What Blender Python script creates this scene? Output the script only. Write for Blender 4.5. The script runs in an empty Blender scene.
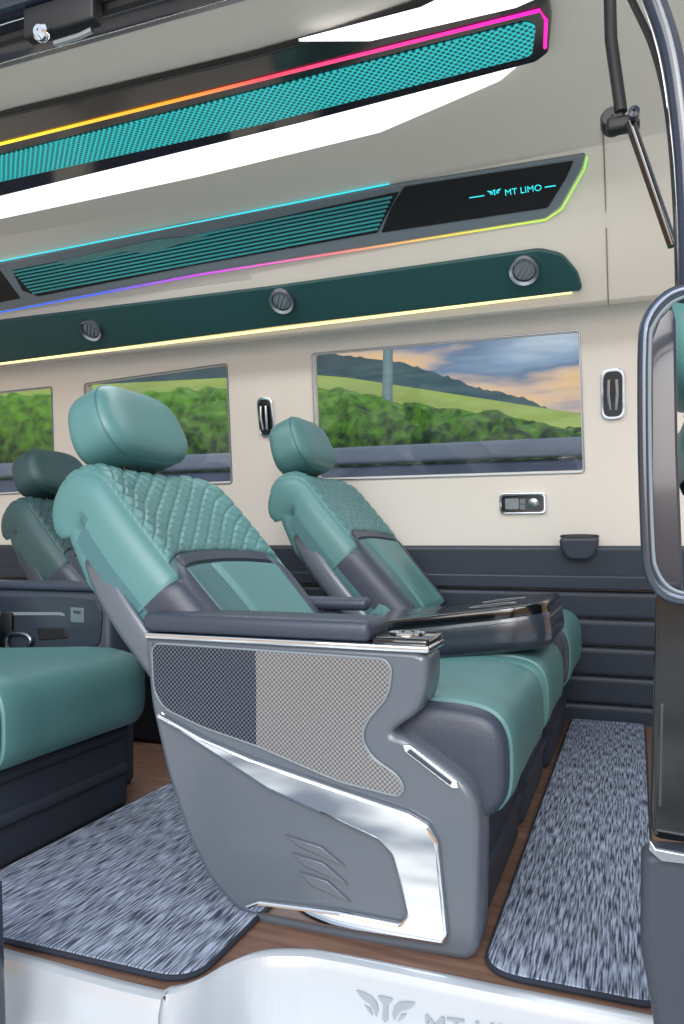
import bpy, bmesh, math, random
from mathutils import Vector, Matrix
random.seed(4)
S=bpy.context.scene; COL=S.collection
S.view_settings.view_transform='Standard'
# ---------------------------------------------------------------- camera
TH=math.radians(20.8); F=773.0; CX=342.0; HZ=542.0; CH=0.75
FW=Vector((-math.sin(TH),math.cos(TH),0)); RT=Vector((math.cos(TH),math.sin(TH),0))
cam=bpy.data.cameras.new('camera'); co=bpy.data.objects.new('camera',cam); COL.objects.link(co)
cam.sensor_fit='VERTICAL'; cam.sensor_height=24; cam.lens=F/1024*24; cam.shift_y=(HZ-512)/1024
cam.clip_start=0.05; cam.clip_end=500
co.location=(0,0,CH); co.rotation_euler=(math.radians(90),0,TH); S.camera=co
O=Vector((0,0,CH))
def ray(px,py): return FW+RT*((px-CX)/F)+Vector((0,0,(HZ-py)/F))
def W(px,py,Y):
    d=ray(px,py); return O+d*(Y/d.y)
class Plane:
    def __init__(s,o,ex,up):
        s.o=Vector(o); s.ex=Vector(ex).normalized(); u=Vector(up); s.ey=(u-s.ex*u.dot(s.ex)).normalized(); s.n=s.ex.cross(s.ey)
    def hit(s,px,py):
        d=ray(px,py); return O+d*((s.o-O).dot(s.n)/d.dot(s.n))
    def c(s,px,py):
        p=s.hit(px,py)-s.o; return (p.dot(s.ex),p.dot(s.ey))
    def w(s,a,b,h=0): return s.o+s.ex*a+s.ey*b+s.n*h
    def z(s,x,y):
        return s.o.z-((x-s.o.x)*s.n.x+(y-s.o.y)*s.n.y)/s.n.z
    def M(s,off=0):
        o=s.o+s.n*off
        return Matrix(((s.ex.x,s.ey.x,s.n.x,o.x),(s.ex.y,s.ey.y,s.n.y,o.y),(s.ex.z,s.ey.z,s.n.z,o.z),(0,0,0,1)))
def YP(Y): return Plane((0,Y,0),(1,0,0),(0,0,1))
# ---------------------------------------------------------------- materials
def lin(c):
    return tuple(((x/255)/12.92 if x/255<=.04045 else ((x/255+.055)/1.055)**2.4) for x in c)+(1,)
def mat(name,c,rough=.5,metal=0,emit=0,ecol=None,coat=0,bump=0,bscale=200,spec=.5,vary=0,bdist=.002,detail=4):
    m=bpy.data.materials.new(name); m.use_nodes=True; N=m.node_tree.nodes; L=m.node_tree.links
    b=N['Principled BSDF']; b.inputs['Base Color'].default_value=lin(c); b.inputs['Roughness'].default_value=rough
    b.inputs['Metallic'].default_value=metal; b.inputs['Coat Weight'].default_value=coat; b.inputs['Coat Roughness'].default_value=.08
    b.inputs['Specular IOR Level'].default_value=spec
    if emit: b.inputs['Emission Color'].default_value=lin(ecol or c); b.inputs['Emission Strength'].default_value=emit
    if bump or vary:
        tc=N.new('ShaderNodeTexCoord'); n=N.new('ShaderNodeTexNoise'); n.inputs['Scale'].default_value=bscale; n.inputs['Detail'].default_value=detail
        L.new(tc.outputs['Object'],n.inputs['Vector'])
        if bump:
            bp=N.new('ShaderNodeBump'); bp.inputs['Strength'].default_value=bump; bp.inputs['Distance'].default_value=bdist
            L.new(n.outputs['Fac'],bp.inputs['Height']); L.new(bp.outputs['Normal'],b.inputs['Normal'])
        if vary:
            mx=N.new('ShaderNodeMix'); mx.data_type='RGBA'; mx.inputs['A'].default_value=lin(tuple(x*(1-vary) for x in c)); mx.inputs['B'].default_value=lin(tuple(min(255,x*(1+vary)) for x in c))
            L.new(n.outputs['Fac'],mx.inputs['Factor']); L.new(mx.outputs['Result'],b.inputs['Base Color'])
            if emit: L.new(mx.outputs['Result'],b.inputs['Emission Color'])
    return m
teal=mat('teal_leather',(78,122,124),.42,bump=.3,bscale=350)
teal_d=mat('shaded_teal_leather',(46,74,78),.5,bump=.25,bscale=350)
teal2=mat('deep_teal_leather',(62,102,108),.48,bump=.25,bscale=350)
slate=mat('slate_leather',(48,56,71),.42,bump=.3,bscale=350)
shellm=mat('grey_plastic',(82,90,101),.32,coat=.2)
navy=mat('navy_carpet',(30,38,52),.9,bump=.6,bscale=600)
navyp=mat('navy_panel',(48,56,69),.5,bump=.15,bscale=300)
cream=mat('cream_trim',(226,220,210),.6,bump=.12,bscale=500)
creamw=mat('cream_wall',(220,216,210),.6,bump=.1,bscale=500)
chrome=mat('chrome',(225,230,236),.05,1,bump=.4,bscale=2.2,bdist=.012,detail=1)
sat=mat('satin_metal',(170,178,188),.3,1)
black=mat('black_gloss',(10,12,16),.12,coat=.6)
blackm=mat('black_matte',(16,18,22),.55)
rubber=mat('black_rubber',(14,15,18),.6)
green=mat('dark_green_leather',(34,76,78),.5,bump=.25,bscale=400)
frameg=mat('grey_trim',(112,124,132),.4)
darkg=mat('dark_grey_gloss',(44,51,62),.25,coat=.4)
bluegl=mat('blue_grey_paint',(32,39,54),.22,coat=.7)
silver=mat('silver_step',(184,192,202),.3,.35)
stepmark=mat('grey_mark',(150,158,170),.35,.3)
wsheen=mat('white_sheen_glow',(222,224,226),.3,emit=1.8,vary=.16,bscale=1.6,detail=0)  # uneven white emission, painted reflection for the glossy ceiling strips
cyan=mat('cyan_light',(60,210,220),.3,emit=.9)
warm=mat('warm_light',(255,238,160),.3,emit=1.6)
seam=mat('seam_dark',(140,132,124),.7)
def ramp_emit(name,stops,x0,x1,st):
    m=bpy.data.materials.new(name); m.use_nodes=True; N=m.node_tree.nodes; L=m.node_tree.links; b=N['Principled BSDF']
    g=N.new('ShaderNodeNewGeometry'); s=N.new('ShaderNodeSeparateXYZ'); r=N.new('ShaderNodeMapRange'); r.inputs[1].default_value=x0; r.inputs[2].default_value=x1
    cr=N.new('ShaderNodeValToRGB'); L.new(g.outputs['Position'],s.inputs[0]); L.new(s.outputs['X'],r.inputs[0]); L.new(r.outputs[0],cr.inputs[0])
    el=cr.color_ramp.elements
    while len(el)<len(stops): el.new(.5)
    for e,(p,c) in zip(el,stops): e.position=p; e.color=lin(c)
    L.new(cr.outputs[0],b.inputs['Emission Color']); L.new(cr.outputs[0],b.inputs['Base Color']); b.inputs['Emission Strength'].default_value=st
    return m
rainA=ramp_emit('led_rainbow_ceiling',[(0,(240,220,60)),(.45,(255,150,50)),(.62,(250,70,90)),(1,(230,30,160))],-1.9,-.25,1.4)
rainB=ramp_emit('led_rainbow_vent',[(0,(40,110,230)),(.22,(60,90,240)),(.4,(190,60,220)),(.62,(220,110,120)),(.8,(210,190,80)),(1,(140,220,90))],-2.6,-.1,.9)
def perf(name,base,hole,scale,zero,rough=.35,metal=0,emit=0,th=.3):
    m=bpy.data.materials.new(name); m.use_nodes=True; N=m.node_tree.nodes; L=m.node_tree.links; b=N['Principled BSDF']
    g=N.new('ShaderNodeNewGeometry'); mp=N.new('ShaderNodeMapping')
    sc=[scale]*3; sc[zero]=0.0001; rt=[0,0,0]
    mp.inputs['Scale'].default_value=(1,1,1)
    m2=N.new('ShaderNodeVectorMath'); m2.operation='MULTIPLY'; m2.inputs[1].default_value=sc
    L.new(g.outputs['Position'],m2.inputs[0]); rt[zero]=math.radians(45); mp.inputs['Rotation'].default_value=rt
    L.new(m2.outputs[0],mp.inputs[0])
    v=N.new('ShaderNodeTexVoronoi'); v.inputs['Randomness'].default_value=0; v.inputs['Scale'].default_value=1
    L.new(mp.outputs[0],v.inputs['Vector'])
    cr=N.new('ShaderNodeValToRGB'); cr.color_ramp.elements[0].position=th; cr.color_ramp.elements[0].color=lin(hole); cr.color_ramp.elements[1].position=th+.14; cr.color_ramp.elements[1].color=lin(base)
    L.new(v.outputs['Distance'],cr.inputs[0]); L.new(cr.outputs[0],b.inputs['Base Color']); b.inputs['Roughness'].default_value=rough; b.inputs['Metallic'].default_value=metal
    if emit: L.new(cr.outputs[0],b.inputs['Emission Color']); b.inputs['Emission Strength'].default_value=emit
    return m
perf_teal=perf('teal_perforated',(48,190,190),(8,76,84),75,2,emit=.65)
perf_dark=perf('dark_mesh',(92,100,116),(26,30,42),150,1,.3,.5,th=.34)
perf_light=perf('silver_mesh',(150,150,150),(96,98,104),150,1,.25,.5,th=.34)
def streak(name,c0,c1,sx,sy,rough=.95,p0=.4,p1=.62):
    m=bpy.data.materials.new(name); m.use_nodes=True; N=m.node_tree.nodes; L=m.node_tree.links; b=N['Principled BSDF']
    g=N.new('ShaderNodeNewGeometry'); v=N.new('ShaderNodeVectorMath'); v.operation='MULTIPLY'; v.inputs[1].default_value=(sx,sy,1)
    n=N.new('ShaderNodeTexNoise'); n.inputs['Scale'].default_value=1; n.inputs['Detail'].default_value=3
    L.new(g.outputs['Position'],v.inputs[0]); L.new(v.outputs[0],n.inputs['Vector'])
    cr=N.new('ShaderNodeValToRGB'); cr.color_ramp.elements[0].position=p0; cr.color_ramp.elements[0].color=lin(c0); cr.color_ramp.elements[1].position=p1; cr.color_ramp.elements[1].color=lin(c1)
    L.new(n.outputs['Fac'],cr.inputs[0]); L.new(cr.outputs[0],b.inputs['Base Color']); b.inputs['Roughness'].default_value=rough
    bp=N.new('ShaderNodeBump'); bp.inputs['Strength'].default_value=.3; bp.inputs['Distance'].default_value=.002; L.new(n.outputs['Fac'],bp.inputs['Height']); L.new(bp.outputs['Normal'],b.inputs['Normal'])
    return m
matm=streak('heather_carpet',(38,46,64),(156,168,190),270,16,p0=.39,p1=.63)
woodm=streak('brown_wood_floor',(92,68,56),(124,96,82),6,60,.5,.3,.7)
groundm=streak('bounce_patch_concrete',(112,118,128),(252,250,242),.9,1.4,.85,.38,.55)  # pale patches made up for chrome reflections and upward bounce light
glass=bpy.data.materials.new('window_glass'); glass.use_nodes=True
N=glass.node_tree.nodes; L=glass.node_tree.links; N.clear()
o_=N.new('ShaderNodeOutputMaterial'); t_=N.new('ShaderNodeBsdfTransparent'); t_.inputs[0].default_value=(.86,.88,.88,1); g_=N.new('ShaderNodeBsdfGlossy'); g_.inputs['Roughness'].default_value=.02
x_=N.new('ShaderNodeMixShader'); x_.inputs[0].default_value=.03; L.new(t_.outputs[0],x_.inputs[1]); L.new(g_.outputs[0],x_.inputs[2]); L.new(x_.outputs[0],o_.inputs[0])
# ---------------------------------------------------------------- object helpers
def wloc(o):
    v=Vector((0,0,0))
    while o is not None: v+=o.location; o=o.parent
    return v
def fin(me,m,smooth=True,ang=40):
    me.materials.clear(); me.materials.append(m)
    if smooth:
        me.shade_smooth(); me.set_sharp_from_angle(angle=math.radians(ang))
def part(name,me,m,parent,label=None,ang=40):
    fin(me,m,True,ang); me.name=name
    me.transform(Matrix.Translation(-wloc(parent)))
    o=bpy.data.objects.new(name,me); COL.objects.link(o); o.parent=parent
    if label: o['label']=label
    return o
def thing(name,label,cat,loc=(0,0,0),group=None):
    o=bpy.data.objects.new(name,None); COL.objects.link(o); o.location=loc; o.empty_display_size=.05
    o['label']=label; o['category']=cat
    if group:o['group']=group
    return o
def single(name,me,m,label=None,cat=None,group=None,kind=None,ang=40):
    fin(me,m,True,ang); me.name=name
    vs=[v.co for v in me.vertices]; c=Vector(((min(v.x for v in vs)+max(v.x for v in vs))/2,(min(v.y for v in vs)+max(v.y for v in vs))/2,min(v.z for v in vs)))
    me.transform(Matrix.Translation(-c)); o=bpy.data.objects.new(name,me); COL.objects.link(o); o.location=c
    if label:o['label']=label
    if cat:o['category']=cat
    if group:o['group']=group
    if kind:o['kind']=kind
    return o
def copy_tree(o,parent=None):
    c=o.copy(); COL.objects.link(c)
    if parent: c.parent=parent
    for ch in list(o.children): copy_tree(ch,c)
    return c
def tomesh(bm,name='m'):
    me=bpy.data.meshes.new(name); bm.to_mesh(me); bm.free(); return me
def rbox(x0,x1,y0,y1,z0,z1,bev=.01,seg=3):
    bm=bmesh.new(); bmesh.ops.create_cube(bm,size=1)
    for v in bm.verts: v.co=Vector(((x0+x1)/2+v.co.x*(x1-x0),(y0+y1)/2+v.co.y*(y1-y0),(z0+z1)/2+v.co.z*(z1-z0)))
    if bev: bmesh.ops.bevel(bm,geom=bm.edges[:],offset=bev,segments=seg,profile=.5,affect='EDGES')
    return tomesh(bm)
def join(*ms):
    bm=bmesh.new()
    for m in ms: bm.from_mesh(m)
    return tomesh(bm)
def tube(pts,r,seg=10,closed=False):
    pts=[Vector(p) for p in pts]; n=len(pts); bm=bmesh.new(); rings=[]; prev=None
    for i,p in enumerate(pts):
        if closed: t=(pts[(i+1)%n]-pts[i-1]).normalized()
        else: t=(pts[min(i+1,n-1)]-pts[max(i-1,0)]).normalized()
        if prev is None:
            a=Vector((0,0,1)) if abs(t.z)<.9 else Vector((1,0,0)); u=t.cross(a).normalized()
        else: u=(prev-t*prev.dot(t)).normalized()
        prev=u; w=t.cross(u); rr=r[i] if isinstance(r,(list,tuple)) else r
        rings.append([bm.verts.new(p+(u*math.cos(2*math.pi*k/seg)+w*math.sin(2*math.pi*k/seg))*rr) for k in range(seg)])
    for i in range(n if closed else n-1):
        A,B=rings[i],rings[(i+1)%n]
        for k in range(seg): bm.faces.new((A[k],A[(k+1)%seg],B[(k+1)%seg],B[k]))
    if not closed:
        bm.faces.new(rings[0][::-1]); bm.faces.new(rings[-1])
    return tomesh(bm)
def cr(pts,k=6,closed=False):
    pts=[Vector(p) for p in pts]; n=len(pts); out=[]
    rng=range(n) if closed else range(n-1)
    for i in rng:
        if closed: a,b,c,d=pts[i-1],pts[i],pts[(i+1)%n],pts[(i+2)%n]
        else: a,b,c,d=pts[max(i-1,0)],pts[i],pts[i+1],pts[min(i+2,n-1)]
        for j in range(k):
            t=j/k; out.append(.5*((2*b)+(c-a)*t+(2*a-5*b+4*c-d)*t*t+(3*b-a-3*c+d)*t**3))
    if not closed: out.append(pts[-1])
    return out
def lerpc(pts,u):
    n=len(pts)-1; u=max(0,min(.99999,u))*n; i=int(u); t=u-i
    a,b,c,d=pts[max(i-1,0)],pts[i],pts[i+1],pts[min(i+2,n)]
    return tuple(.5*((2*b[k])+(c[k]-a[k])*t+(2*a[k]-5*b[k]+4*c[k]-d[k])*t*t+(3*b[k]-a[k]-3*c[k]+d[k])*t**3) for k in range(len(b)))
def rp(pts,r,n=5):
    P=[Vector((p[0],p[1])) for p in pts]; out=[]; N_=len(P)
    for i in range(N_):
        a,b,c=P[i-1],P[i],P[(i+1)%N_]; rr=r[i] if isinstance(r,(list,tuple)) else r
        la,lc=(a-b).length,(c-b).length; q=min(rr,la*.48,lc*.48)
        if q<1e-4: out.append(b); continue
        s=b+(a-b).normalized()*q; e=b+(c-b).normalized()*q
        for k in range(n+1):
            t=k/n; out.append(s*(1-t)**2+b*2*t*(1-t)+e*t*t)
    return [(v.x,v.y) for v in out]
def plate(outs,M,thick=.01,bev=0,holes=()):
    cu=bpy.data.curves.new('c','CURVE'); cu.dimensions='2D'; cu.fill_mode='BOTH'
    cu.extrude=max(thick/2-bev,.00005); cu.bevel_depth=bev; cu.bevel_resolution=2; cu.offset=-bev
    for pl in [outs]+list(holes):
        sp=cu.splines.new('POLY'); sp.points.add(len(pl)-1)
        for q,p in zip(sp.points,pl): q.co=(p[0],p[1],0,1)
        sp.use_cyclic_u=True
    o=bpy.data.objects.new('c',cu); COL.objects.link(o); bpy.context.view_layer.update()
    me=bpy.data.meshes.new_from_object(o.evaluated_get(bpy.context.evaluated_depsgraph_get()))
    bpy.data.objects.remove(o); bpy.data.curves.remove(cu)
    me.transform(Matrix.Translation((0,0,thick/2))); me.transform(M); return me
def ppx(pl,plane,thick=.01,off=0,bev=0,r=0,holes=()):
    def f(q): 
        a=[plane.c(*p) for p in q]; return rp(a,r) if r else a
    return plate(f(pl),plane.M(off),thick,bev,[f(h) for h in holes])
def text(s,plane,p0,p1,off,th=.002,hs=1.0):
    cu=bpy.data.curves.new('t','FONT'); cu.body=s; cu.extrude=.02
    o=bpy.data.objects.new('t',cu); COL.objects.link(o); bpy.context.view_layer.update()
    me=bpy.data.meshes.new_from_object(o.evaluated_get(bpy.context.evaluated_depsgraph_get()))
    bpy.data.objects.remove(o)
    xs=[v.co.x for v in me.vertices]; w=max(xs)-min(xs)
    a=Vector(plane.c(*p0)); b=Vector(plane.c(*p1)); d=b-a; sc=d.length/w; an=math.atan2(d.y,d.x)
    for v in me.vertices:
        x,y=(v.co.x-min(xs))*sc,v.co.y*sc*hs
        q=Vector((a.x+x*math.cos(an)-y*math.sin(an),a.y+x*math.sin(an)+y*math.cos(an)))
        v.co=plane.w(q.x,q.y,off+(th if v.co.z>0 else 0))
    return me
def gridm(f,nu,nv):
    bm=bmesh.new(); V=[[bm.verts.new(f(i/nu,j/nv)) for j in range(nv+1)] for i in range(nu+1)]
    for i in range(nu):
        for j in range(nv): bm.faces.new((V[i][j],V[i+1][j],V[i+1][j+1],V[i][j+1]))
    return tomesh(bm)
def lathe(prof,c,n,seg=28):
    n=Vector(n).normalized(); a=Vector((0,0,1)) if abs(n.z)<.9 else Vector((1,0,0)); u=n.cross(a).normalized(); w=n.cross(u); c=Vector(c)
    bm=bmesh.new(); R=[[bm.verts.new(c+n*h+(u*math.cos(2*math.pi*k/seg)+w*math.sin(2*math.pi*k/seg))*r) for k in range(seg)] for r,h in prof]
    for A,B in zip(R,R[1:]):
        for k in range(seg): bm.faces.new((A[k],A[(k+1)%seg],B[(k+1)%seg],B[k]))
    return tomesh(bm)
def pball(c,ax,ay,az,h,p=3,n=12,warp=None):
    bm=bmesh.new(); bmesh.ops.create_cube(bm,size=2); bmesh.ops.subdivide_edges(bm,edges=bm.edges[:],cuts=n,use_grid_fill=True)
    for v in bm.verts:
        x,y,z=v.co; q=(abs(x)**p+abs(y)**p+abs(z)**p)**(1/p); x,y,z=x/q,y/q,z/q
        if warp: x,y,z=warp(x,y,z)
        v.co=Vector(c)+Vector(ax)*x*h[0]+Vector(ay)*y*h[1]+Vector(az)*z*h[2]
    return tomesh(bm)
# ================================================================= SETTING
WP=Plane((0,3.10,1.65),(1,0,0),(0,-.1935,1))
PA=Plane(W(0,262,2.5),W(585,152,2.5)-W(0,262,2.5),W(585,152,2.5)-W(545,217,2.65))
PB=Plane(W(0,319,2.72),W(545,247,2.72)-W(0,319,2.72),W(545,247,2.72)-W(572,290,2.85))
CP=Plane((0,2,1.95),(1,0,0),(0,-1,0))
XL,XR=-4.2,.8
za=lambda y:(lambda x:PA.z(x,y)); zb=lambda y:(lambda x:PB.z(x,y))
prof=[(1.18,lambda x:1.955),(2.2,lambda x:1.957),(2.38,lambda x:max(1.957,PA.z(x,2.49)+.004)),(2.49,za(2.49)),(2.64,za(2.64)),(2.70,lambda x:min(PB.z(x,2.70),PA.z(x,2.64)-.018)),(2.89,zb(2.89)),(2.905,lambda x:PB.z(x,2.89)-.004),(2.95,lambda x:PB.z(x,2.89)+.0),(3.12,lambda x:1.66)]
bm=bmesh.new(); rows=[]
for y,z in prof: rows.append([bm.verts.new((x,y,z(x))) for x in (XL,-2.8,-1.4,XR)])
for A,B in zip(rows,rows[1:]):
    for k in range(3): bm.faces.new((A[k],B[k],B[k+1],A[k+1]))
ce=single('ceiling',tomesh(bm),cream,kind='structure',ang=12)
def seam_at(px,py,Y=2.5,name='trim_1'):
    x=W(px,py,Y).x
    pts=[(x,y-.001,z(x)-.0005) for y,z in prof[2:]]
    return single(name,tube(pts,.0022,6),seam,kind='structure')
seam_at(604,150)
win=[[(313,355),(578,332),(583,471),(318,479)],[(86,385),(226,365),(231,482),(90,487)],[(-110,405),(51,388),(54,490),(-105,500)]]
wc=[[WP.c(*p) for p in w] for w in win]
bfl=-1.68
outer=[(XL,bfl),(XR,bfl),(XR,.02),(XL,.02)]
single('wall_far',plate(outer,WP.M(-.04),.04,0,[rp(w,.014) for w in wc]),creamw,kind='structure')
single('wall_rear',rbox(XL-.04,XL,1.2,3.4,0,1.98,0),creamw,kind='structure')
def grow(w,d):
    cx=sum(p[0] for p in w)/4; cy=sum(p[1] for p in w)/4
    return [(p[0]+math.copysign(d,p[0]-cx),p[1]+math.copysign(d,p[1]-cy)) for p in w]
for i,w in enumerate(wc):
    r=bpy.data.objects.new('window_%d'%(i+1),None); COL.objects.link(r); r['kind']='structure'; r.location=WP.w(sum(p[0] for p in w)/4,min(p[1] for p in w))
    part('window_frame',plate(rp(grow(w,.009),.02),WP.M(-.01),.016,.002,[rp(grow(w,-.003),.012)]),frameg if i else sat,r)
    part('pane',plate(rp(grow(w,.005),.012),WP.M(-.03),.004),glass,r)
def bx(y,px=615): return WP.c(px,y)[1]
single('trim_2',plate([(XL,bx(588)),(XR,bx(588)),(XR,bx(545)),(XL,bx(545))],WP.M(0),.04,.014),navyp,kind='structure')
single('trim_4',plate([(XL,bx(587)),(XR,bx(587)),(XR,bx(573)),(XL,bx(573))],WP.M(.036),.02,.008),navyp,kind='structure')
ribs=[plate([(XL,bx(b)),(XR,bx(b)),(XR,bx(a)),(XL,bx(a))],WP.M(0),.04,.0195) for a,b in ((590,617),(618,645),(646,674),(675,702),(703,731))]
single('trim_3',join(*ribs),navyp,kind='structure')
edge=[(-4.2,1.10),(-1.5,1.10),(-.80,1.085),(-.73,1.10),(-.695,1.14),(-.675,1.20),(-.64,1.255),(-.58,1.285),(-.5,1.297),(-.2,1.30),(.8,1.305)]
edge2=[(p.x,p.y) for p in cr([(a,b,0) for a,b in edge],5)]
FP=Plane((0,0,0),(1,0,0),(0,1,0))
single('floor',plate(edge2+[(.8,3.5),(-4.2,3.5)],FP.M(-.03),.03),woodm,kind='structure')
pz=[(.004,.012),(.006,.0),(.002,-.012),(-.02,-.02),(-.16,-.03),(-.17,-.06),(-.6,-.065)]
def stepf(a,b):
    q=a*(len(edge2)-1); i=min(int(q),len(edge2)-2); t=q-i
    x=edge2[i][0]*(1-t)+edge2[i+1][0]*t; y=edge2[i][1]*(1-t)+edge2[i+1][1]*t
    k=b*(len(pz)-1); j=min(int(k),len(pz)-2); s=k-j
    return Vector((x,y+pz[j][1]*(1-s)+pz[j+1][1]*s,pz[j][0]*(1-s)+pz[j+1][0]*s))
step=single('door_step',gridm(stepf,200,12),silver,'silver metal door step with curved edge below the floor','step')
SP=YP(1.276)
em=thing('step_emblem','grey winged emblem and lettering on the silver door step','emblem',W(385,1012,1.276))
def emblem(plane,cx,cy,w,off,th,tilt=0):
    a=Vector(plane.c(cx-w/2,cy)); b=Vector(plane.c(cx+w/2,cy+tilt)); o=(a+b)/2; s=(b-a).length/2
    L_=[(-1,.42),(-.72,.40),(-.45,.32),(-.30,.16),(-.24,-.06),(-.30,-.30),(-.40,-.10),(-.52,.08),(-.72,.16),(-.84,.24)]
    L2=[(-.72,.02),(-.52,-.06),(-.42,-.28),(-.58,-.18)]
    T_=[(-.24,.40),(.24,.40),(.16,.26),(.07,.16),(.10,-.30),(0,-.42),(-.10,-.30),(-.07,.16),(-.16,.26)]
    return join(*[plate([(o.x+x*s*k,o.y+y*s) for x,y in q],plane.M(off),th) for q,k in ((L_,1),(L_,-1),(L2,1),(L2,-1),(T_,1))])
part('emblem_mark',emblem(SP,386,1007,58,0,.003,4),stepmark,em)
part('lettering',text('MT LIMO',SP,(427,1033),(548,1050),0,.003,.9),stepmark,em)
single('ground',rbox(-60,40,-12,70,-.75,-.7,0),groundm,kind='structure')
# ================================================================= OUTSIDE
def outside_mat(n,c,s,v): return mat(n,c,.9,vary=v,bscale=s)
bar=thing('concrete_barrier','grey roadside barrier below the hedge outside the windows','barrier',(-5.5,6.12,-.7))
part('barrier_wall',rbox(-14,3,6.0,6.25,-.7,1.38,.04),outside_mat('concrete',(70,78,100),1.2,.25),bar)
part('barrier_rail',rbox(-14,3,5.94,6.06,1.39,1.53,.03),outside_mat('pale_rail',(100,110,128),1.2,.15),bar)
HA=W(318,388,7.1); HB=W(583,430,7.1); hk=(HB.z-HA.z)/(HB.x-HA.x)
def hedge(a,b):
    x=-13+16*a; zt=HA.z+(x-HA.x)*hk if x>HA.x else HA.z+(HA.x-x)*.05
    zt+=.018*math.sin(x*4.1)+.012*math.sin(x*9.3)
    ang=b*math.pi; y=6.6+(1-math.cos(ang))*.5; zz=-.7+(zt+.7)*max(0,math.sin(ang))**.3
    nz=.012*math.sin(x*17+b*19)+random.uniform(-.012,.012)
    return Vector((x,y-nz*3,max(-.7,zz+nz) if .02<b<.98 else -.7))
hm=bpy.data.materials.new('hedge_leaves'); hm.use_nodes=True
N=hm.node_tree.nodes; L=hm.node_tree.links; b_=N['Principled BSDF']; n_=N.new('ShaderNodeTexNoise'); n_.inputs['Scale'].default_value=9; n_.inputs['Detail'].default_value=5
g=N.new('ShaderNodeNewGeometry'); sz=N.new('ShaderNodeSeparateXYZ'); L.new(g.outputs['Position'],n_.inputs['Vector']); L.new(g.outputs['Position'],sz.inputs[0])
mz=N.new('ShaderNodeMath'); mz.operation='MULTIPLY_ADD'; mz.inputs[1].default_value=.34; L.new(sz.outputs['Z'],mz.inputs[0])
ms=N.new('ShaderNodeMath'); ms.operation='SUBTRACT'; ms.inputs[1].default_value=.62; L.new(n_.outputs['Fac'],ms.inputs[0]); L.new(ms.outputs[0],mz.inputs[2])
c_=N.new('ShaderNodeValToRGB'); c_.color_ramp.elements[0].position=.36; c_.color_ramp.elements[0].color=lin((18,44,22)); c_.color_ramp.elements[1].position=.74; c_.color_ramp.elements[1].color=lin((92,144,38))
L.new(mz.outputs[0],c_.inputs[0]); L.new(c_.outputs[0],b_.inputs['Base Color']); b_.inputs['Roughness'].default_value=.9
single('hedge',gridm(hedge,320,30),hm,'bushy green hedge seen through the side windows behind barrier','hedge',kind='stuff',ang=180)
fa=[W(318,373,22),W(583,414,22)]
kf=(fa[1].z-fa[0].z)/(fa[1].x-fa[0].x)
def fzt(x): return fa[0].z+(x-fa[0].x)*kf if x>fa[0].x else fa[0].z+(fa[0].x-x)*.03
def field(a,b):
    x=-50+62*a; y=9+13*b; zt=fzt(x)
    return Vector((x,y,1.2*(1-b)+zt*b))
single('field',gridm(field,40,4),outside_mat('grass_field',(138,156,66),.35,.25),'bright green grass slope behind the hedge','field',kind='stuff')
hp=[(-400,330),(-100,345),(150,350),(240,352),(312,350),(345,352),(400,360),(440,372),(480,386),(520,394),(555,408),(620,414),(760,420)]
bm=bmesh.new(); T=[];Bq=[];Bk=[]
hv=cr([W(a,b,45) for a,b in hp],10)
for v in hv:
    z=v.z+random.uniform(-.08,.08); T.append(bm.verts.new((v.x,46,z))); Bq.append(bm.verts.new((v.x,42,-.7))); Bk.append(bm.verts.new((v.x,50,-.7)))
for i in range(len(T)-1):
    bm.faces.new((Bq[i],Bq[i+1],T[i+1],T[i])); bm.faces.new((T[i],T[i+1],Bk[i+1],Bk[i]))
single('wooded_hill',tomesh(bm),outside_mat('hill_trees',(44,74,82),.5,.3),'dark blue green wooded hill on the horizon','hill')
p1=W(387,345,16); zf=1.2+(fzt(p1.x)-1.2)*(16-9)/13
single('utility_post',tube([(p1.x,16,zf-.02),(p1.x+.02,16,zf+1.5),(p1.x+.05,16,p1.z+.6)],[.12,.11,.08],12),mat('pale_post',(104,134,150),.6),'pale post standing in the field outside largest window','post')
# ================================================================= CEILING LIGHT UNIT
cu=thing('ceiling_glow','long black ceiling light unit with glowing teal perforated strip','light',CP.hit(300,110))
part('housing',ppx([(-80,130),(0,112),(250,52),(330,30),(440,-8),(548,-20),(552,10),(549,46),(536,56),(300,118),(0,192),(-80,210)],CP,.02,-.004,.004,.01),black,cu)
part('perforated_strip',ppx([(-80,170),(0,150),(260,83),(526,14),(536,18),(532,47),(524,50),(260,118),(0,176),(-80,195)],CP,.004,.016,.001,.012),perf_teal,cu,'glowing teal perforated strip')
part('light_strip',tube([CP.hit(-80,158)+CP.n*.018,CP.hit(0,138)+CP.n*.018,CP.hit(540,2)+CP.n*.018,CP.hit(546,12)+CP.n*.018,CP.hit(545,40)+CP.n*.018],.0042,8),rainA,cu,'rainbow coloured light line')
cw=thing('ceiling_glow','angular glossy white strip with painted glowing sheen on cream ceiling above the vents','light',CP.hit(250,160))
part('painted_sheen',ppx([(-80,214),(0,194),(205,147),(320,112),(352,90),(400,78),(525,57),(500,78),(380,130),(200,174),(0,217),(-80,236)],CP,.012,-.004,.002,.006),wsheen,cw)  # emission paints the sheen of a glossy ceiling strip
cw2=thing('ceiling_glow','narrow painted white reflection streak at the top edge of the ceiling','light',CP.hit(400,15))
part('painted_sheen',ppx([(298,32),(420,0),(470,-25),(600,-40),(516,-2),(370,32)],CP,.006,.016,.001,.004),wsheen,cw2)  # glowing plate stands in for a reflection on the glossy housing
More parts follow.
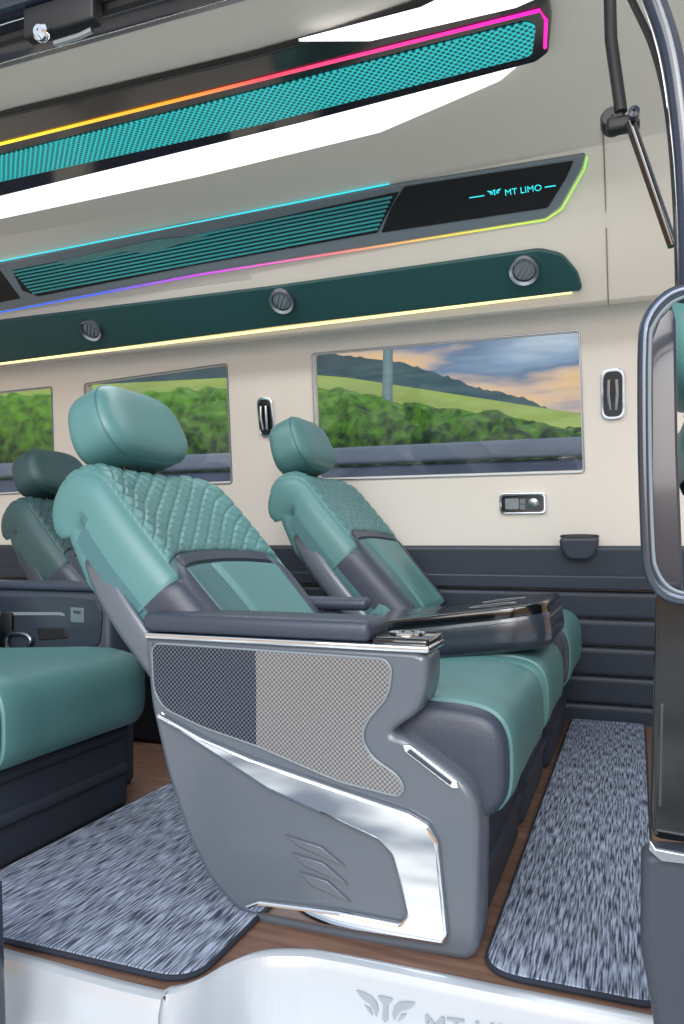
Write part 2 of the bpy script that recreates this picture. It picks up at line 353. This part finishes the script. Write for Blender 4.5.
# ================================================================= AIR VENT PANEL
av=thing('air_vent_panel','long grey overhead vent panel with teal slats and glowing logo','vent',PA.hit(300,220))
part('vent_frame',ppx([(-90,281),(0,262),(190,222),(390,184),(586,152),(582,166),(560,205),(545,216),(390,241),(200,271),(0,309),(-90,327)],PA,.016,-.001,.004,.01),frameg,av)
part('slot_backing',ppx([(14,268),(200,232),(400,189),(378,230),(200,262),(40,294),(24,288)],PA,.003,.015,.001,.006),blackm,av)
sl=[]
for k in range(8):
    t=(k+.5)/8
    a=Vector((14,268))*(1-t)+Vector((36,292))*t; b=Vector((394,192))*(1-t)+Vector((378,228))*t
    sl.append(tube([PA.hit(*a)+PA.n*.019,PA.hit(*b)+PA.n*.019],.0045,6))
part('slats',join(*sl),mat('teal_slat',(40,124,130),.3,emit=.15,ecol=(40,150,150)),av,'teal horizontal slats')
part('chrome_accent',ppx([(60,258),(160,236),(210,232),(150,250),(128,248),(70,262)],PA,.003,.022),mat('accent_teal',(120,180,185),.2,.6),av)
part('speaker_grille',ppx([(405,184),(574,158),(566,176),(548,205),(382,230),(392,205)],PA,.004,.014,.001,.008),blackm,av,'black speaker grille')
part('end_cover',ppx([(-90,284),(0,266),(22,296),(-90,318)],PA,.004,.014,.001,.008),blackm,av)
part('logo_lettering',text('MT LIMO',PA,(506,192.5),(542,187.2),.019,.001),cyan,av,'glowing cyan lettering')
part('logo_line',ppx([(470,194.3),(485,192),(485,193),(470,195.3)],PA,.001,.019),cyan,av)
part('logo_line',ppx([(545,183.6),(556,182),(556,183),(545,184.6)],PA,.001,.019),cyan,av)
part('emblem_mark',emblem(PA,495,190.5,14,.019,.001,-2),cyan,av)
part('upper_light_line',tube([PA.hit(-90,279)+PA.n*.012,PA.hit(0,260)+PA.n*.012,PA.hit(390,182)+PA.n*.012],.0028,6),cyan,av)
part('lower_light_line',tube([PA.hit(*p)+PA.n*.012 for p in ((-90,329),(0,311),(200,273),(390,243),(546,218),(562,207),(584,168),(587,155))],.003,6),rainB,av,'rainbow coloured light line')
# ================================================================= GREEN STRIP
gs=thing('upholstered_strip','dark green leather strip above windows holding round vents','trim',PB.hit(290,310))
part('leather_panel',ppx([(-90,332),(0,319),(280,284),(540,247),(562,252),(578,270),(583,288),(280,324),(0,361),(-90,373)],PB,.018,.001,.005,.02),green,gs)
part('light_line',tube([PB.hit(-90,375)+PB.n*.008,PB.hit(0,363)+PB.n*.008,PB.hit(572,291)+PB.n*.008],.005,8),warm,gs,'warm yellow light line')
def rvent(px,py,r,lab):
    c=PB.hit(px,py)+PB.n*.006; t=thing('round_vent',lab,'vent',c,'round vents on the green strip'); n=PB.n
    part('bezel',lathe([(r*.72,.016),(r*.76,.03),(r*.95,.036),(r,.026),(r,.014)][::-1],c,n),sat,t)
    part('vent_core',lathe([(r*.78,.018),(r*.62,.028),(r*.3,.030),(.002,.030)],c,n),frameg,t)
    fs=[]
    for k in (-1,0,1):
        a=math.radians(55); d=PB.ex*math.cos(a)+PB.ey*math.sin(a); e=PB.ey*math.cos(a)-PB.ex*math.sin(a)
        h=r*(.6 if k==0 else .46); fs.append(tube([c+n*.030+e*k*r*.3-d*h,c+n*.030+e*k*r*.3+d*h],r*.06,6))
    part('fins',join(*fs),sat,t)
rvent(525,266,.054,'largest round vent, at the right end of the green strip')
rvent(284,297,.052,'middle round vent on the green strip above largest window')
rvent(94,326,.052,'smallest looking round vent on the green strip, furthest left')
# ================================================================= WALL FITTINGS
def coat(px,py,w,h,lab):
    c=WP.hit(px,py); t=thing('wall_hook',lab,'hook',c,'chrome rimmed hooks on the wall'); P=Plane(c,WP.ex,WP.ey)
    out=rp([(-w,-h),(w,-h),(w,h),(-w,h)],w*.8,6)
    part('bezel',plate(out,P.M(0),.016,.004),chrome,t)
    part('recess',plate([(x*.78,y*.88) for x,y in out],P.M(.014),.004,.001),black,t)
    part('hook_arm',join(*[tube([c+WP.ex*s*w*.30+WP.n*.03+WP.ey*h*.55,c+WP.ex*s*w*.34+WP.n*.036,c+WP.ex*s*w*.22+WP.n*.03-WP.ey*h*.6],.006,8) for s in (-1,1)]),sat,t)
coat(613,394,.045,.098,'chrome rimmed hook on cream wall right of the largest window')
coat(267,417,.04,.09,'chrome rimmed hook on cream wall between two windows')
c=WP.hit(523,503); P=Plane(c,WP.ex,WP.ey); t=thing('socket_panel','chrome rimmed black socket panel below the largest window','switch',c)
o1=rp([(-.095,-.045),(.095,-.045),(.095,.045),(-.095,.045)],.022,5)
part('bezel',plate(o1,P.M(0),.014,.004),chrome,t); part('faceplate',plate([(x*.9,y*.8) for x,y in o1],P.M(.012),.005,.001),black,t)
part('usb_port',plate(rp([(-.07,-.022),(-.015,-.022),(-.015,.022),(-.07,.022)],.005),P.M(.016),.003),sat,t)
part('dial',lathe([(.022,.0),(.022,.012),(.018,.015),(.002,.015)],c+WP.ex*.045+WP.n*.014,WP.n),sat,t)
part('button',plate(rp([(-.01,.0),(.012,.0),(.012,.02),(-.01,.02)],.003),P.M(.016),.003),frameg,t)
part('button',plate(rp([(-.01,-.024),(.012,-.024),(.012,-.004),(-.01,-.004)],.003),P.M(.016),.003),frameg,t)
c=WP.hit(579,546); t=thing('wall_cup_holder','dark cup holder on wall trim below socket panel','cup holder',c)
P=Plane(c,WP.ex,WP.ey)
part('holder_body',plate(rp([(-.07,.05),(.08,.05),(.078,.01),(.05,-.042),(-.042,-.042),(-.068,.01)],.025),P.M(.02),.065,.012),navyp,t)
part('rim',tube([P.w(x+.005,.050+y,.05+z) for x,y,z in [(.072*math.cos(a),0,.026*math.sin(a)) for a in [k*math.pi/8 for k in range(16)]]],.004,6,True),rubber,t)
# ================================================================= SEATS
B0=Vector((-.735,0,.455)); Vv=Vector((-.672,0,.740)).normalized(); Nn=Vector((.740,0,.672)).normalized(); CYS=1.71; LS=.60; RR=.09
crossB=[(0,0),(.10,0),(.165,.004),(.212,.012),(.252,.016),(.286,.008),(.305,-.018),(.311,-.058),(.311,-.115)]
wS=[(.90,),(.94,),(.98,),(1.0,),(1.0,),(.98,),(.92,)]
AM=math.radians(172)
def bk(c,s,off=0,cy=CYS):
    y,nn=lerpc(crossB,abs(c)); y*=math.copysign(1,c)*lerpc(wS,s)[0]
    if s<.8: al=s/.8*LS; dr=0; a=0
    else:
        a=(s-.8)/.2*AM; al=LS+RR*math.sin(a); dr=RR*(1-math.cos(a)); 
        f=1-(s-.8)/.2*.5; k=min(1,(s-.8)/.06)
        nn=(max(nn,-.07) if nn<-.07 else nn)*k+nn*(1-k)
        nn*=(f if nn>0 else 1)
    nn+=.012*math.sin(math.pi*min(1,max(0,s/.5)))*max(0,1-abs(c)*3)
    al-=.13*max(0,abs(c)-.30)*(min(1,max(0,(s-.45)*3)))
    nr=Nn*math.cos(a)+Vv*math.sin(a)
    p=B0+Vv*al-Nn*dr+nr*(nn+off); return Vector((p.x,cy+y,p.z))
def edgef(a,b,ea=.10,eb=.10):
    def e(t,w):
        d=min(t,1-t)/w
        return 1 if d>=1 else math.sqrt(max(0,1-(1-d)**2))
    return e(a,ea)*e(b,eb)
def patch(c0,c1,s0,s1,nu,nv,puff=.010,q=0,ea=.08,eb=.08):
    def f(a,b):
        c=c0+(c1-c0)*a; S0=s0(c) if callable(s0) else s0; S1=s1(c) if callable(s1) else s1
        s=S0+(S1-S0)*b; off=-.008+puff*edgef(a,b,ea,eb)
        if q:
            y=lerpc(crossB,abs(c))[0]*math.copysign(1,c); l=min(s,.8)*.75+max(0,s-.8)*1.3
            u=abs(math.sin(math.pi*(y*.72+l)/.046)); v=abs(math.sin(math.pi*(y*.72-l)/.046))
            off+=q*min(1,min(u,v)*1.6)**.7*edgef(a,b)
        return bk(c,s,off)
    return gridm(f,nu,nv)
prC=[(-.84,.425),(-.70,.43),(-.52,.44),(-.39,.448),(-.30,.446),(-.245,.430),(-.220,.392),(-.215,.33),(-.220,.28),(-.242,.245)]
crC=[(0,0),(.12,0),(.20,.003),(.25,-.001),(.278,-.014),(.289,-.044),(.291,-.10),(.290,-.15),(.284,-.19)]
CC=Vector((-.44,0,.22))
def cu_(c,q,off=0,cy=CYS,ws=1):
    y,dz=lerpc(crC,abs(c)); x,z=lerpc(prC,q); x2,z2=lerpc(prC,min(1,q+.02)); x1,z1=lerpc(prC,max(0,q-.02))
    t=Vector((x2-x1,0,z2-z1)).normalized(); n=Vector((-t.z,0,t.x))
    p=Vector((x,0,z)); k=min(1,max(0,(q-.30)/.3))
    d=(Vector((0,0,1))*(1-k)+(p-CC).normalized()*k).normalized()
    if dz<-.0: dz=max(dz,-.9*(p-CC).length)
    p=p+d*dz+n*off*(1 if abs(c)<.6 else .3)
    yo=off*(0 if abs(c)<.5 else 1)
    return Vector((p.x,cy+(y+yo)*math.copysign(1,c)*ws,p.z))
def cpatch(c0,c1,nu,nv,puff=.010,cy=CYS,ws=1,ea=.08,q1=1.0):
    def f(a,b): 
        c=c0+(c1-c0)*a; return cu_(c,b*q1,-.006+puff*edgef(a,b,ea,.03),cy,ws)
    return gridm(f,nu,nv)
def add_cushion(t,cy,ws,nearmat):
    part('base',join(rbox(-.80,-.275,cy-.275*ws,cy+.275*ws,.0,.34,.02),rbox(-.78,-.265,cy-.26*ws,cy+.26*ws,.10,.13,.01),rbox(-.78,-.26,cy-.262*ws,cy+.262*ws,.20,.25,.02)),navy,t)
    part('cushion_core',gridm(lambda a,b:cu_(-1+2*a,b,-.006,cy,ws),48,36),slate,t)
    part('seat_cushion',cpatch(-.40,.40,40,60,.009,cy,ws,.03),teal,t,'teal leather seat cushion')
    part('seat_bolster',cpatch(-.40,-1.0,30,50,.008,cy,ws,.06),nearmat,t,'side edge of the cushion')
    part('seat_bolster',cpatch(.40,1.0,30,50,.008,cy,ws,.06),teal,t,'side edge of the cushion')
def make_seat():
    t=thing('captain_seat','','seat',(-.55,CYS,0))
    add_cushion(t,CYS,1,slate)
    part('backrest_core',gridm(lambda a,b:bk(-1+2*a,b,-.008),48,60),teal2,t)
    L2_=LS-.088
    pr=[(-.02,-.03)]+[(L2_-.02,-.03)]+[(L2_+(RR-.015)*math.sin(a),-RR+(RR-.02)*math.cos(a)) for a in [math.radians(k) for k in (20,45,70,95,120,145,165)]]+[(L2_-.08,-.186),(.10,-.17),(-.02,-.15)]
    P_=Plane(B0+Vector((0,CYS-.289,0)),(-Nn.x,0,-Nn.z),(Vv.x,0,Vv.z))
    part('backrest_body',plate([(-n_,a_) for a_,n_ in pr],P_.M(0),.578,.026),teal,t,'teal side of the upper backrest')
    yl=lambda c:.50-.20*c*c
    part('quilted_panel',patch(-.58,.58,yl,.93,160,160,.006,.0058,.03,.04),teal,t,'diamond quilted teal upper backrest')
    part('lumbar_band',patch(-.42,.42,lambda c:yl(c)-.05,yl,30,8,.008),slate,t,'slate band below the quilting')
    part('lumbar_panel',patch(-.42,-.10,0,lambda c:yl(c)-.05,24,30,.008,0,.08,.05),teal2,t,'darker teal half of lower backrest')
    part('lumbar_panel',patch(-.10,.42,0,lambda c:yl(c)-.05,30,30,.010,0,.05,.05),teal,t,'lighter teal half of lower backrest')
    for s in (-1,1):
        part('shoulder_bolster',patch(s*.58,s*.99,lambda c:.38,.995,30,70,.006,0,.05,.03),teal,t,'teal shoulder bolster')
        part('side_bolster',patch(s*.42,s*.99,0,lambda c:.38+.07*max(0,(.58-abs(c))/.16)**.8,30,24,.008,0,.06,.05),slate,t,'slate lower side bolster')
    shp=[(-.314,-.105),(-.319,-.112),(-.322,-.138),(-.308,-.168),(-.24,-.192),(-.12,-.2),(0,-.203),(.12,-.2),(.24,-.192),(.308,-.168),(.322,-.138),(.319,-.112),(.314,-.105)]
    def sh(a,b):
        y,n=lerpc(shp,a); s=-.38+b*.90; al=s*.9 if s>0 else s*.75
        w=1.0 if s<.25 else 1-.10*((s-.25)/.27)**2
        k=max(0,(s-.36)/.16); n2=n+.012*k*k
        if s<.05: n2=n+(.05*min(1,(.05-s)/.2) if n>-.13 else 0)
        p=B0+Vv*(al)+Nn*n2; return Vector((p.x,CYS+y*w,p.z))
    o=part('backrest_shell',gridm(sh,48,30),shellm,t,'grey plastic rear shell'); m=o.modifiers.new('s','SOLIDIFY'); m.thickness=.008; m.offset=0
    hu=Vector((-.36,0,.933)).normalized(); hn=Vector((.933,0,.36)).normalized(); hc=Vector((-1.250,CYS,1.042))
    pw=3.8
    def wy(y,z): return y*(1.05-.05*z-.15*z*z), z-.03*abs(y)**2.5*(1 if z>0 else -.8)
    def hw(x,y,z):
        w,zz=wy(y,z); th=x*(1-.12*z)
        if x>0: th+=.14*abs(y)**2-.10
        return th,w,zz
    h=part('headrest',pball(hc,hn,(0,1,0),hu,(.082,.174,.106),pw,20,hw),teal,t,'teal leather headrest',60)
    pts=[]
    for k in range(64):
        a=2*math.pi*k/64; y=math.copysign(abs(math.cos(a))**(2/pw),math.cos(a)); z=math.copysign(abs(math.sin(a))**(2/pw),math.sin(a))
        x=.5; sc=(1-abs(x)**pw)**(1/pw); tx,w,zz=hw(x,y*sc,z*sc)
        pts.append(hc+Vector((0,w*.174,0))+hu*zz*.106+hn*tx*.082)
    part('headrest_piping',tube(pts,.0026,6,True),teal2,h)
    for s in (-1,1): part('headrest_post',tube([hc-hu*.06+Vector((0,s*.06,0))-hn*.01,hc-hu*.13+Vector((0,s*.06,0))-hn*.01],.007,8),blackm,h)
    return t
near=make_seat(); base=near.location.copy()
near['label']='large teal and slate seat nearest the door, with side console'
G='teal and slate passenger seats'
def place(dx,dy,lab,sc=(1,1,1)):
    c=copy_tree(near); c.location=base+Vector((dx,dy,0)); c.scale=sc; c['label']=lab; c['group']=G; return c
near['group']=G
far=place(0,1.20,'teal seat against the far wall, under the largest window',(1.04,1.04,1.09))
rn=place(-1.07,-.145,'rear teal seat at left edge of photo, only its cushion showing')
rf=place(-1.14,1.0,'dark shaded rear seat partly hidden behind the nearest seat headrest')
def remat(o,a,b):
    for ch in o.children:
        if ch.type=='MESH' and ch.material_slots[0].material==a:
            ch.material_slots[0].link='OBJECT'; ch.material_slots[0].material=b
        remat(ch,a,b)
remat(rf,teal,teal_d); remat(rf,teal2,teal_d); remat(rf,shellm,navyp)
fr=place(1.46,.10,'front teal seat glimpsed through the grab handle loop',(1.12,1.12,1.12))
mid=thing('middle_seat','narrow middle seat with backrest folded into glossy black table','seat',(-.55,2.30,0))
add_cushion(mid,2.30,.85,teal)
ca,sa=math.cos(math.radians(8)),math.sin(math.radians(8))
TT=.112
TP=Plane((-.22+.22*ca,0,.582-TT+.22*sa),(ca,0,sa),(0,1,0))
to=rp([(-.82,2.05),(-.30,2.047),(-.20,2.09),(-.20,2.51),(-.30,2.555),(-.82,2.555)],[.03,.09,.05,.05,.09,.03],6)
fb=part('folded_backrest',plate(to,TP.M(0),TT,.03),darkg,mid,'folded middle backrest forming a table')
def inset(pl,d):
    cx=sum(p[0] for p in pl)/len(pl); cy=sum(p[1] for p in pl)/len(pl)
    return [(p[0]-math.copysign(min(d,abs(p[0]-cx)),p[0]-cx),p[1]-math.copysign(min(d,abs(p[1]-cy)),p[1]-cy)) for p in pl]
part('table_top',plate(inset(to,-.002),TP.M(TT-.03),.04,.008),black,fb,'glossy black table top')
part('table_rim',tube([TP.w(x,y,TT-.032) for x,y in inset(to,-.003)],.004,6,True),sat,fb,'metal rim around the table')
for y in (2.18,2.38):
    part('cup_holder',lathe([(.066,0),(.067,.002),(.061,.0025),(.057,.001)],TP.w(-.36,y,TT+.010),TP.n),sat,fb,'metal ringed cup holder')
    part('cup_well',lathe([(.058,.0),(.057,.0008),(.002,.0008)],TP.w(-.36,y,TT+.010),TP.n),blackm,fb)
part('latch',plate(rp([(-.62,2.2),(-.55,2.2),(-.55,2.4),(-.62,2.4)],.01),TP.M(TT+.009),.003,.001),darkg,fb)
part('inner_armrest',join(rbox(-1.0,-.68,1.978,2.028,.562,.598,.016,4),rbox(-.98,-.82,1.985,2.02,.44,.565,.01)),slate,near,'slate inner armrest')
# side console of the near seat
CPn=YP(1.37)
con_px=[(143,634),(250,640),(415,650),(428,656),(427,690),(418,714),(396,728),(391,734),(404,737),(436,760),(464,781),(477,800),(480,824),(478,954),(468,963),(350,944),(262,926),(236,912),(208,880),(186,835),(166,775),(150,705)]
def on(pl,src): return [src.c(*p) for p in pl]
out=rp(on(con_px,CPn),.02,3)
con=part('side_console',plate(out,Plane((0,1.48,0),(1,0,0),(0,0,1)).M(0),.11,.014),shellm,near,'grey moulded side console')
ps=CPn
dark=[(153,643),(200,646),(257,650),(257,745),(205,727),(165,708),(155,690)]
light_=[(257,650),(385,659),(392,668),(389,695),(366,722),(362,738),(372,757),(398,775),(405,788),(399,796),(340,781),(257,745)]
part('mesh_panel',ppx(dark,ps,.004,.001,.001),perf_dark,con,'dark perforated mesh panel')
part('mesh_panel',ppx(light_,ps,.004,.001,.001),perf_light,con,'silver perforated mesh panel')
rim=dark[:3]+light_[1:]+dark[4:]
part('mesh_rim',tube([ps.w(a,b,.003) for a,b in rp([ps.c(*p) for p in rim],.02,3)],.0028,6,True),frameg,con)
sw=[(160,711),(205,736),(255,757),(330,783),(410,810),(430,822),(440,840),(444,880),(450,934),(446,943),(350,928),(250,908),(246,903),(262,898),(340,908),(402,920),(408,912),(401,880),(393,852),(380,838),(330,815),(270,788),(215,752),(163,718)]
part('chrome_trim',ppx(sw,ps,.016,.0,.007,.006),chrome,con,'curved chrome trim')
for a in ([(285,834),(322,846),(346,866),(300,846)],[(292,852),(324,862),(349,884),(306,866)],[(300,871),(328,880),(352,902),(312,885)]):
    part('styling_ridge',ppx(a,ps,.006,0,.0025),shellm,con,'slanted styling ridge')
xa=W(143,620,1.37).x; xb=W(371,620,1.37).x; xc=W(428,650,1.37).x
part('armrest_pad',rbox(xa,xb,1.362,1.495,.562,.603,.016,4),slate,con,'slate leather armrest pad')
part('armrest_strip',rbox(xa+.01,xc+.004,1.36,1.49,.548,.561,.004),chrome,con,'chrome strip under armrest')
part('control_cap',rbox(xb+.002,xc+.002,1.366,1.488,.556,.574,.008),black,con,'glossy black armrest end')
part('control_ring',lathe([(.034,0),(.034,.004),(.026,.004),(.022,.001),(.002,.001)],((xb+xc)/2,1.425,.574),(0,0,1)),chrome,con)
part('seat_control',ppx([(403,744),(410,744),(458,781),(460,788),(453,788),(405,751)],ps,.006,0,.002,.003),chrome,con,'slanted chrome seat control')
part('control_slot',ppx([(411,748),(453,781),(451,784),(408,751)],ps,.002,.006,0),navyp,con)
# rear arm console
rc=thing('rear_armrest_console','dark armrest console with belt buckle between the two rear seats','console',(-1.8,1.95,0))
part('console_body',rbox(-2.3,-1.46,1.905,2.03,0,.60,.02),navyp,rc)
part('console_lid',rbox(-2.32,-1.45,1.903,2.035,.60,.624,.01),slate,rc)
RP=YP(1.903)
part('gloss_inlay',ppx([(-40,597),(60,597),(97,600),(103,612),(100,645),(60,654),(-40,658)],RP,.004,0,.001,.02),darkg,rc)
part('inlay_line',ppx([(-40,612),(62,612),(66,614),(66,616),(60,615),(-40,615)],RP,.002,.004,0),frameg,rc)
part('switch_plate',ppx([(72,607),(85,608),(85,623),(72,622)],RP,.005,.002,.001,.004),sat,rc,'small grey switch plate')
part('switch_button',ppx([(75,610),(82,611),(82,614),(75,613)],RP,.002,.006,0),darkg,rc)
part('grip',ppx([(38,628),(66,628),(70,638),(40,640)],RP,.005,.003,.002,.006),blackm,rc)
bk1=thing('belt_buckle','chrome belt buckle lying beside the rear console at left','buckle',W(17,650,1.885))
part('buckle_loop',tube([W(v.x,v.y,1.886) for v in cr([(8,635,0),(24,634,0),(31,641,0),(20,652,0),(8,648,0)],5,True)],.006,8,True),sat,bk1)
part('buckle_strap',rbox(W(5,660,1.885).x-.02,W(5,660,1.885).x+.025,1.884,1.893,.46,.53,.003),blackm,bk1)
# ================================================================= MATS
def rrect(x0,x1,y0,y1,r): return rp([(x0,y0),(x1,y0),(x1,y1),(x0,y1)],r,8)
def matobj(x0,x1,y0,y1,r,lab):
    t=thing('floor_mat',lab,'mat',((x0+x1)/2,(y0+y1)/2,0),'heather grey floor mats'); o=rrect(x0,x1,y0,y1,r)
    part('pile',plate(o,FP.M(.0),.014,.003),matm,t); part('binding',tube([(a,b,.007) for a,b in o],.006,6,True),navy,t)
matobj(-.248,.032,1.335,3.36,[.07,.03,.03,.03],'long heather grey floor mat in front of the nearest seat')
matobj(-1.335,-.70,1.125,3.3,[.03,.07,.03,.03],'heather grey floor mat behind the nearest seat, at left')
# ================================================================= DOOR FRAME, RIGHT
Y1=YP(1.12)
pl=thing('door_pillar','dark door pillar with black glossy panel at right edge','pillar',W(665,1000,1.12))
part('pillar_foot',ppx([(641,842),(655,838),(720,842),(720,1060),(660,1060),(650,985),(640,930)],Y1,.05,0,.012,.02),navyp,pl)
part('gloss_panel',ppx([(655,590),(720,590),(720,842),(652,832),(650,800),(653,690)],Y1,.03,-.005,.006,.012),black,pl,'glossy black panel')
part('chrome_edge',ppx([(649,824),(655,833),(720,845),(720,852),(660,845),(648,834)],YP(1.115),.008,.05,.002),sat,pl)
part('panel_slot',ppx([(660,700),(663,700),(661,800),(658,800)],Y1,.003,.024,.001),darkg,pl)
part('pillar_post',ppx([(650,340),(658,318),(672,304),(676,320),(678,450),(684,600),(662,600),(650,560)],YP(1.2),.02,-.02,.004),bluegl,pl)
hd=thing('grab_handle','slate grab handle loop with chrome edge beside the doorway','handle',W(660,600,1.08))
hp_=[(705,290),(682,291),(664,300),(650,318),(645,345),(645,450),(648,545),(652,575),(664,592),(682,599),(705,601)]
part('handle_bar',tube([W(v.x,v.y,1.08) for v in cr([(a,b,0) for a,b in hp_],5)],.009,12),mat('dark_metal',(84,92,106),.22,.8),hd)
part('chrome_edge',tube([W(v.x,v.y,1.06) for v in cr([(a+5 if a<690 else a,b+(5 if b<330 else (-5 if b>560 else 0)),0) for a,b in hp_],5)],.0022,8),frameg,hd,'thin pale edge of handle')
single('door_frame',tube([W(v.x,v.y,1.12) for v in cr([(630,-60,0),(650,-10,0),(670,50,0),(681,120,0),(687,200,0),(689,300,0)],6)],.015,12),bluegl,'glossy dark blue curved door frame at top right','door frame')
single('door_seal',tube([W(v.x,v.y,1.16) for v in cr([(612,-40,0),(634,5,0),(654,50,0),(668,110,0),(676,200,0),(679,290,0)],6)],.005,8),rubber,'thin black rubber seal beside the curved door frame','seal')
gsn=thing('support_arm','black hinged support arm hanging at upper right of doorway','arm',W(615,125,1.25))
ut=W(603,-30,1.22); ut.z=1.952
part('upper_arm',tube([ut,W(611,40,1.22),W(621,112,1.22)],.0095,10),rubber,gsn)
part('bracket',join(lathe([(.016,0),(.018,.006),(.018,.026),(.014,.032),(.002,.032)],W(613,127,1.25),(0,-1,0)),rbox(W(606,120,1.22).x,W(640,120,1.22).x,1.215,1.24,W(620,130,1.22).z,W(620,116,1.22).z,.006)),blackm,gsn)
part('lower_arm',tube([W(630,122,1.2),W(650,180,1.2),W(673,246,1.2)],.0075,10),black,gsn)
part('hinge_pin',lathe([(.008,0),(.008,.02),(.002,.022)],W(634,118,1.2),(0,-1,0)),darkg,gsn)
hh=thing('door_header','dark glossy door header rail at top left corner','door frame',W(60,20,1.2))
part('header_rail',rbox(-1.9,-.12,1.13,1.19,1.76,1.86,.02),bluegl,hh)
part('header_seal',tube([(-1.9,1.2,1.745),(-.12,1.2,1.755)],.012,8),rubber,hh)
part('inner_trim',rbox(-1.9,-.12,1.2,1.42,1.86,1.95,.03),bluegl,hh)
part('silver_strip',rbox(-1.9,-.12,1.40,1.50,1.925,1.954,.01),sat,hh,'silver strip inside header')
lt=thing('door_latch','small chrome and black latch under the door header','latch',W(50,38,1.17))
part('latch_plate',rbox(W(30,38,1.17).x,W(100,38,1.17).x,1.15,1.18,W(60,36,1.17).z,1.7585,.006),blackm,lt)
part('latch_knob',lathe([(.012,0),(.016,.006),(.016,.014),(.01,.02),(.002,.02)],W(45,36,1.15),(0,-1,0)),chrome,lt)
part('latch_pin',tube([W(55,44,1.14),W(80,36,1.14),W(92,30,1.14)],.005,8),sat,lt)
single('door_jamb',ppx([(-40,880),(3,880),(8,1060),(-40,1060)],YP(1.0),.02,0,.004),bluegl,'dark blue grey door jamb at the lower left edge','door frame')
# ================================================================= LIGHT
w=bpy.data.worlds.new('sky'); S.world=w; w.use_nodes=True; N=w.node_tree.nodes; L=w.node_tree.links; bg=N['Background']
tc=N.new('ShaderNodeTexCoord'); sx=N.new('ShaderNodeSeparateXYZ'); L.new(tc.outputs['Generated'],sx.inputs[0])
no=N.new('ShaderNodeTexNoise'); no.inputs['Scale'].default_value=4.5; no.inputs['Detail'].default_value=4
mu=N.new('ShaderNodeVectorMath'); mu.operation='MULTIPLY'; mu.inputs[1].default_value=(1,1,4); L.new(tc.outputs['Generated'],mu.inputs[0]); L.new(mu.outputs[0],no.inputs['Vector'])
ad=N.new('ShaderNodeMath'); ad.operation='MULTIPLY_ADD'; ad.inputs[1].default_value=.42; L.new(no.outputs['Fac'],ad.inputs[0]); L.new(sx.outputs['Z'],ad.inputs[2])
rmp=N.new('ShaderNodeValToRGB'); L.new(ad.outputs[0],rmp.inputs[0]); e=rmp.color_ramp.elements
e[0].position=0; e[0].color=lin((200,200,205)); e[1].position=1; e[1].color=lin((235,242,252))
for pz_,c in ((.30,(238,184,118)),(.40,(246,202,146)),(.43,(222,192,170)),(.465,(112,136,166)),(.515,(146,170,200)),(.58,(206,218,232))):
    q=e.new(pz_); q.color=lin(c)
L.new(rmp.outputs[0],bg.inputs[0]); bg.inputs[1].default_value=1.15
def light(name,kind,loc,tgt,energy,size=1,sy=None,col=(1,1,1)):
    l=bpy.data.lights.new(name,kind); l.energy=energy; l.color=col
    if kind=='AREA': l.shape='RECTANGLE'; l.size=size; l.size_y=sy or size
    else: l.angle=size
    o=bpy.data.objects.new(name,l); COL.objects.link(o); o.location=loc; o.rotation_euler=(Vector(tgt)-Vector(loc)).to_track_quat('-Z','Y').to_euler(); return o
light('daylight','AREA',(-.3,-1.8,2.0),(-.7,2.4,.9),95,3,2,(1,.99,.98))
light('sun_light','SUN',(2,-6,5),(-.5,2,.5),2.0,.6,None,(1,.99,.97))
light('cabin_fill','AREA',(-1.0,2.2,1.9),(-1.0,2.2,0),14,2.2,.3)  # added area fill under the ceiling to brighten the cabin
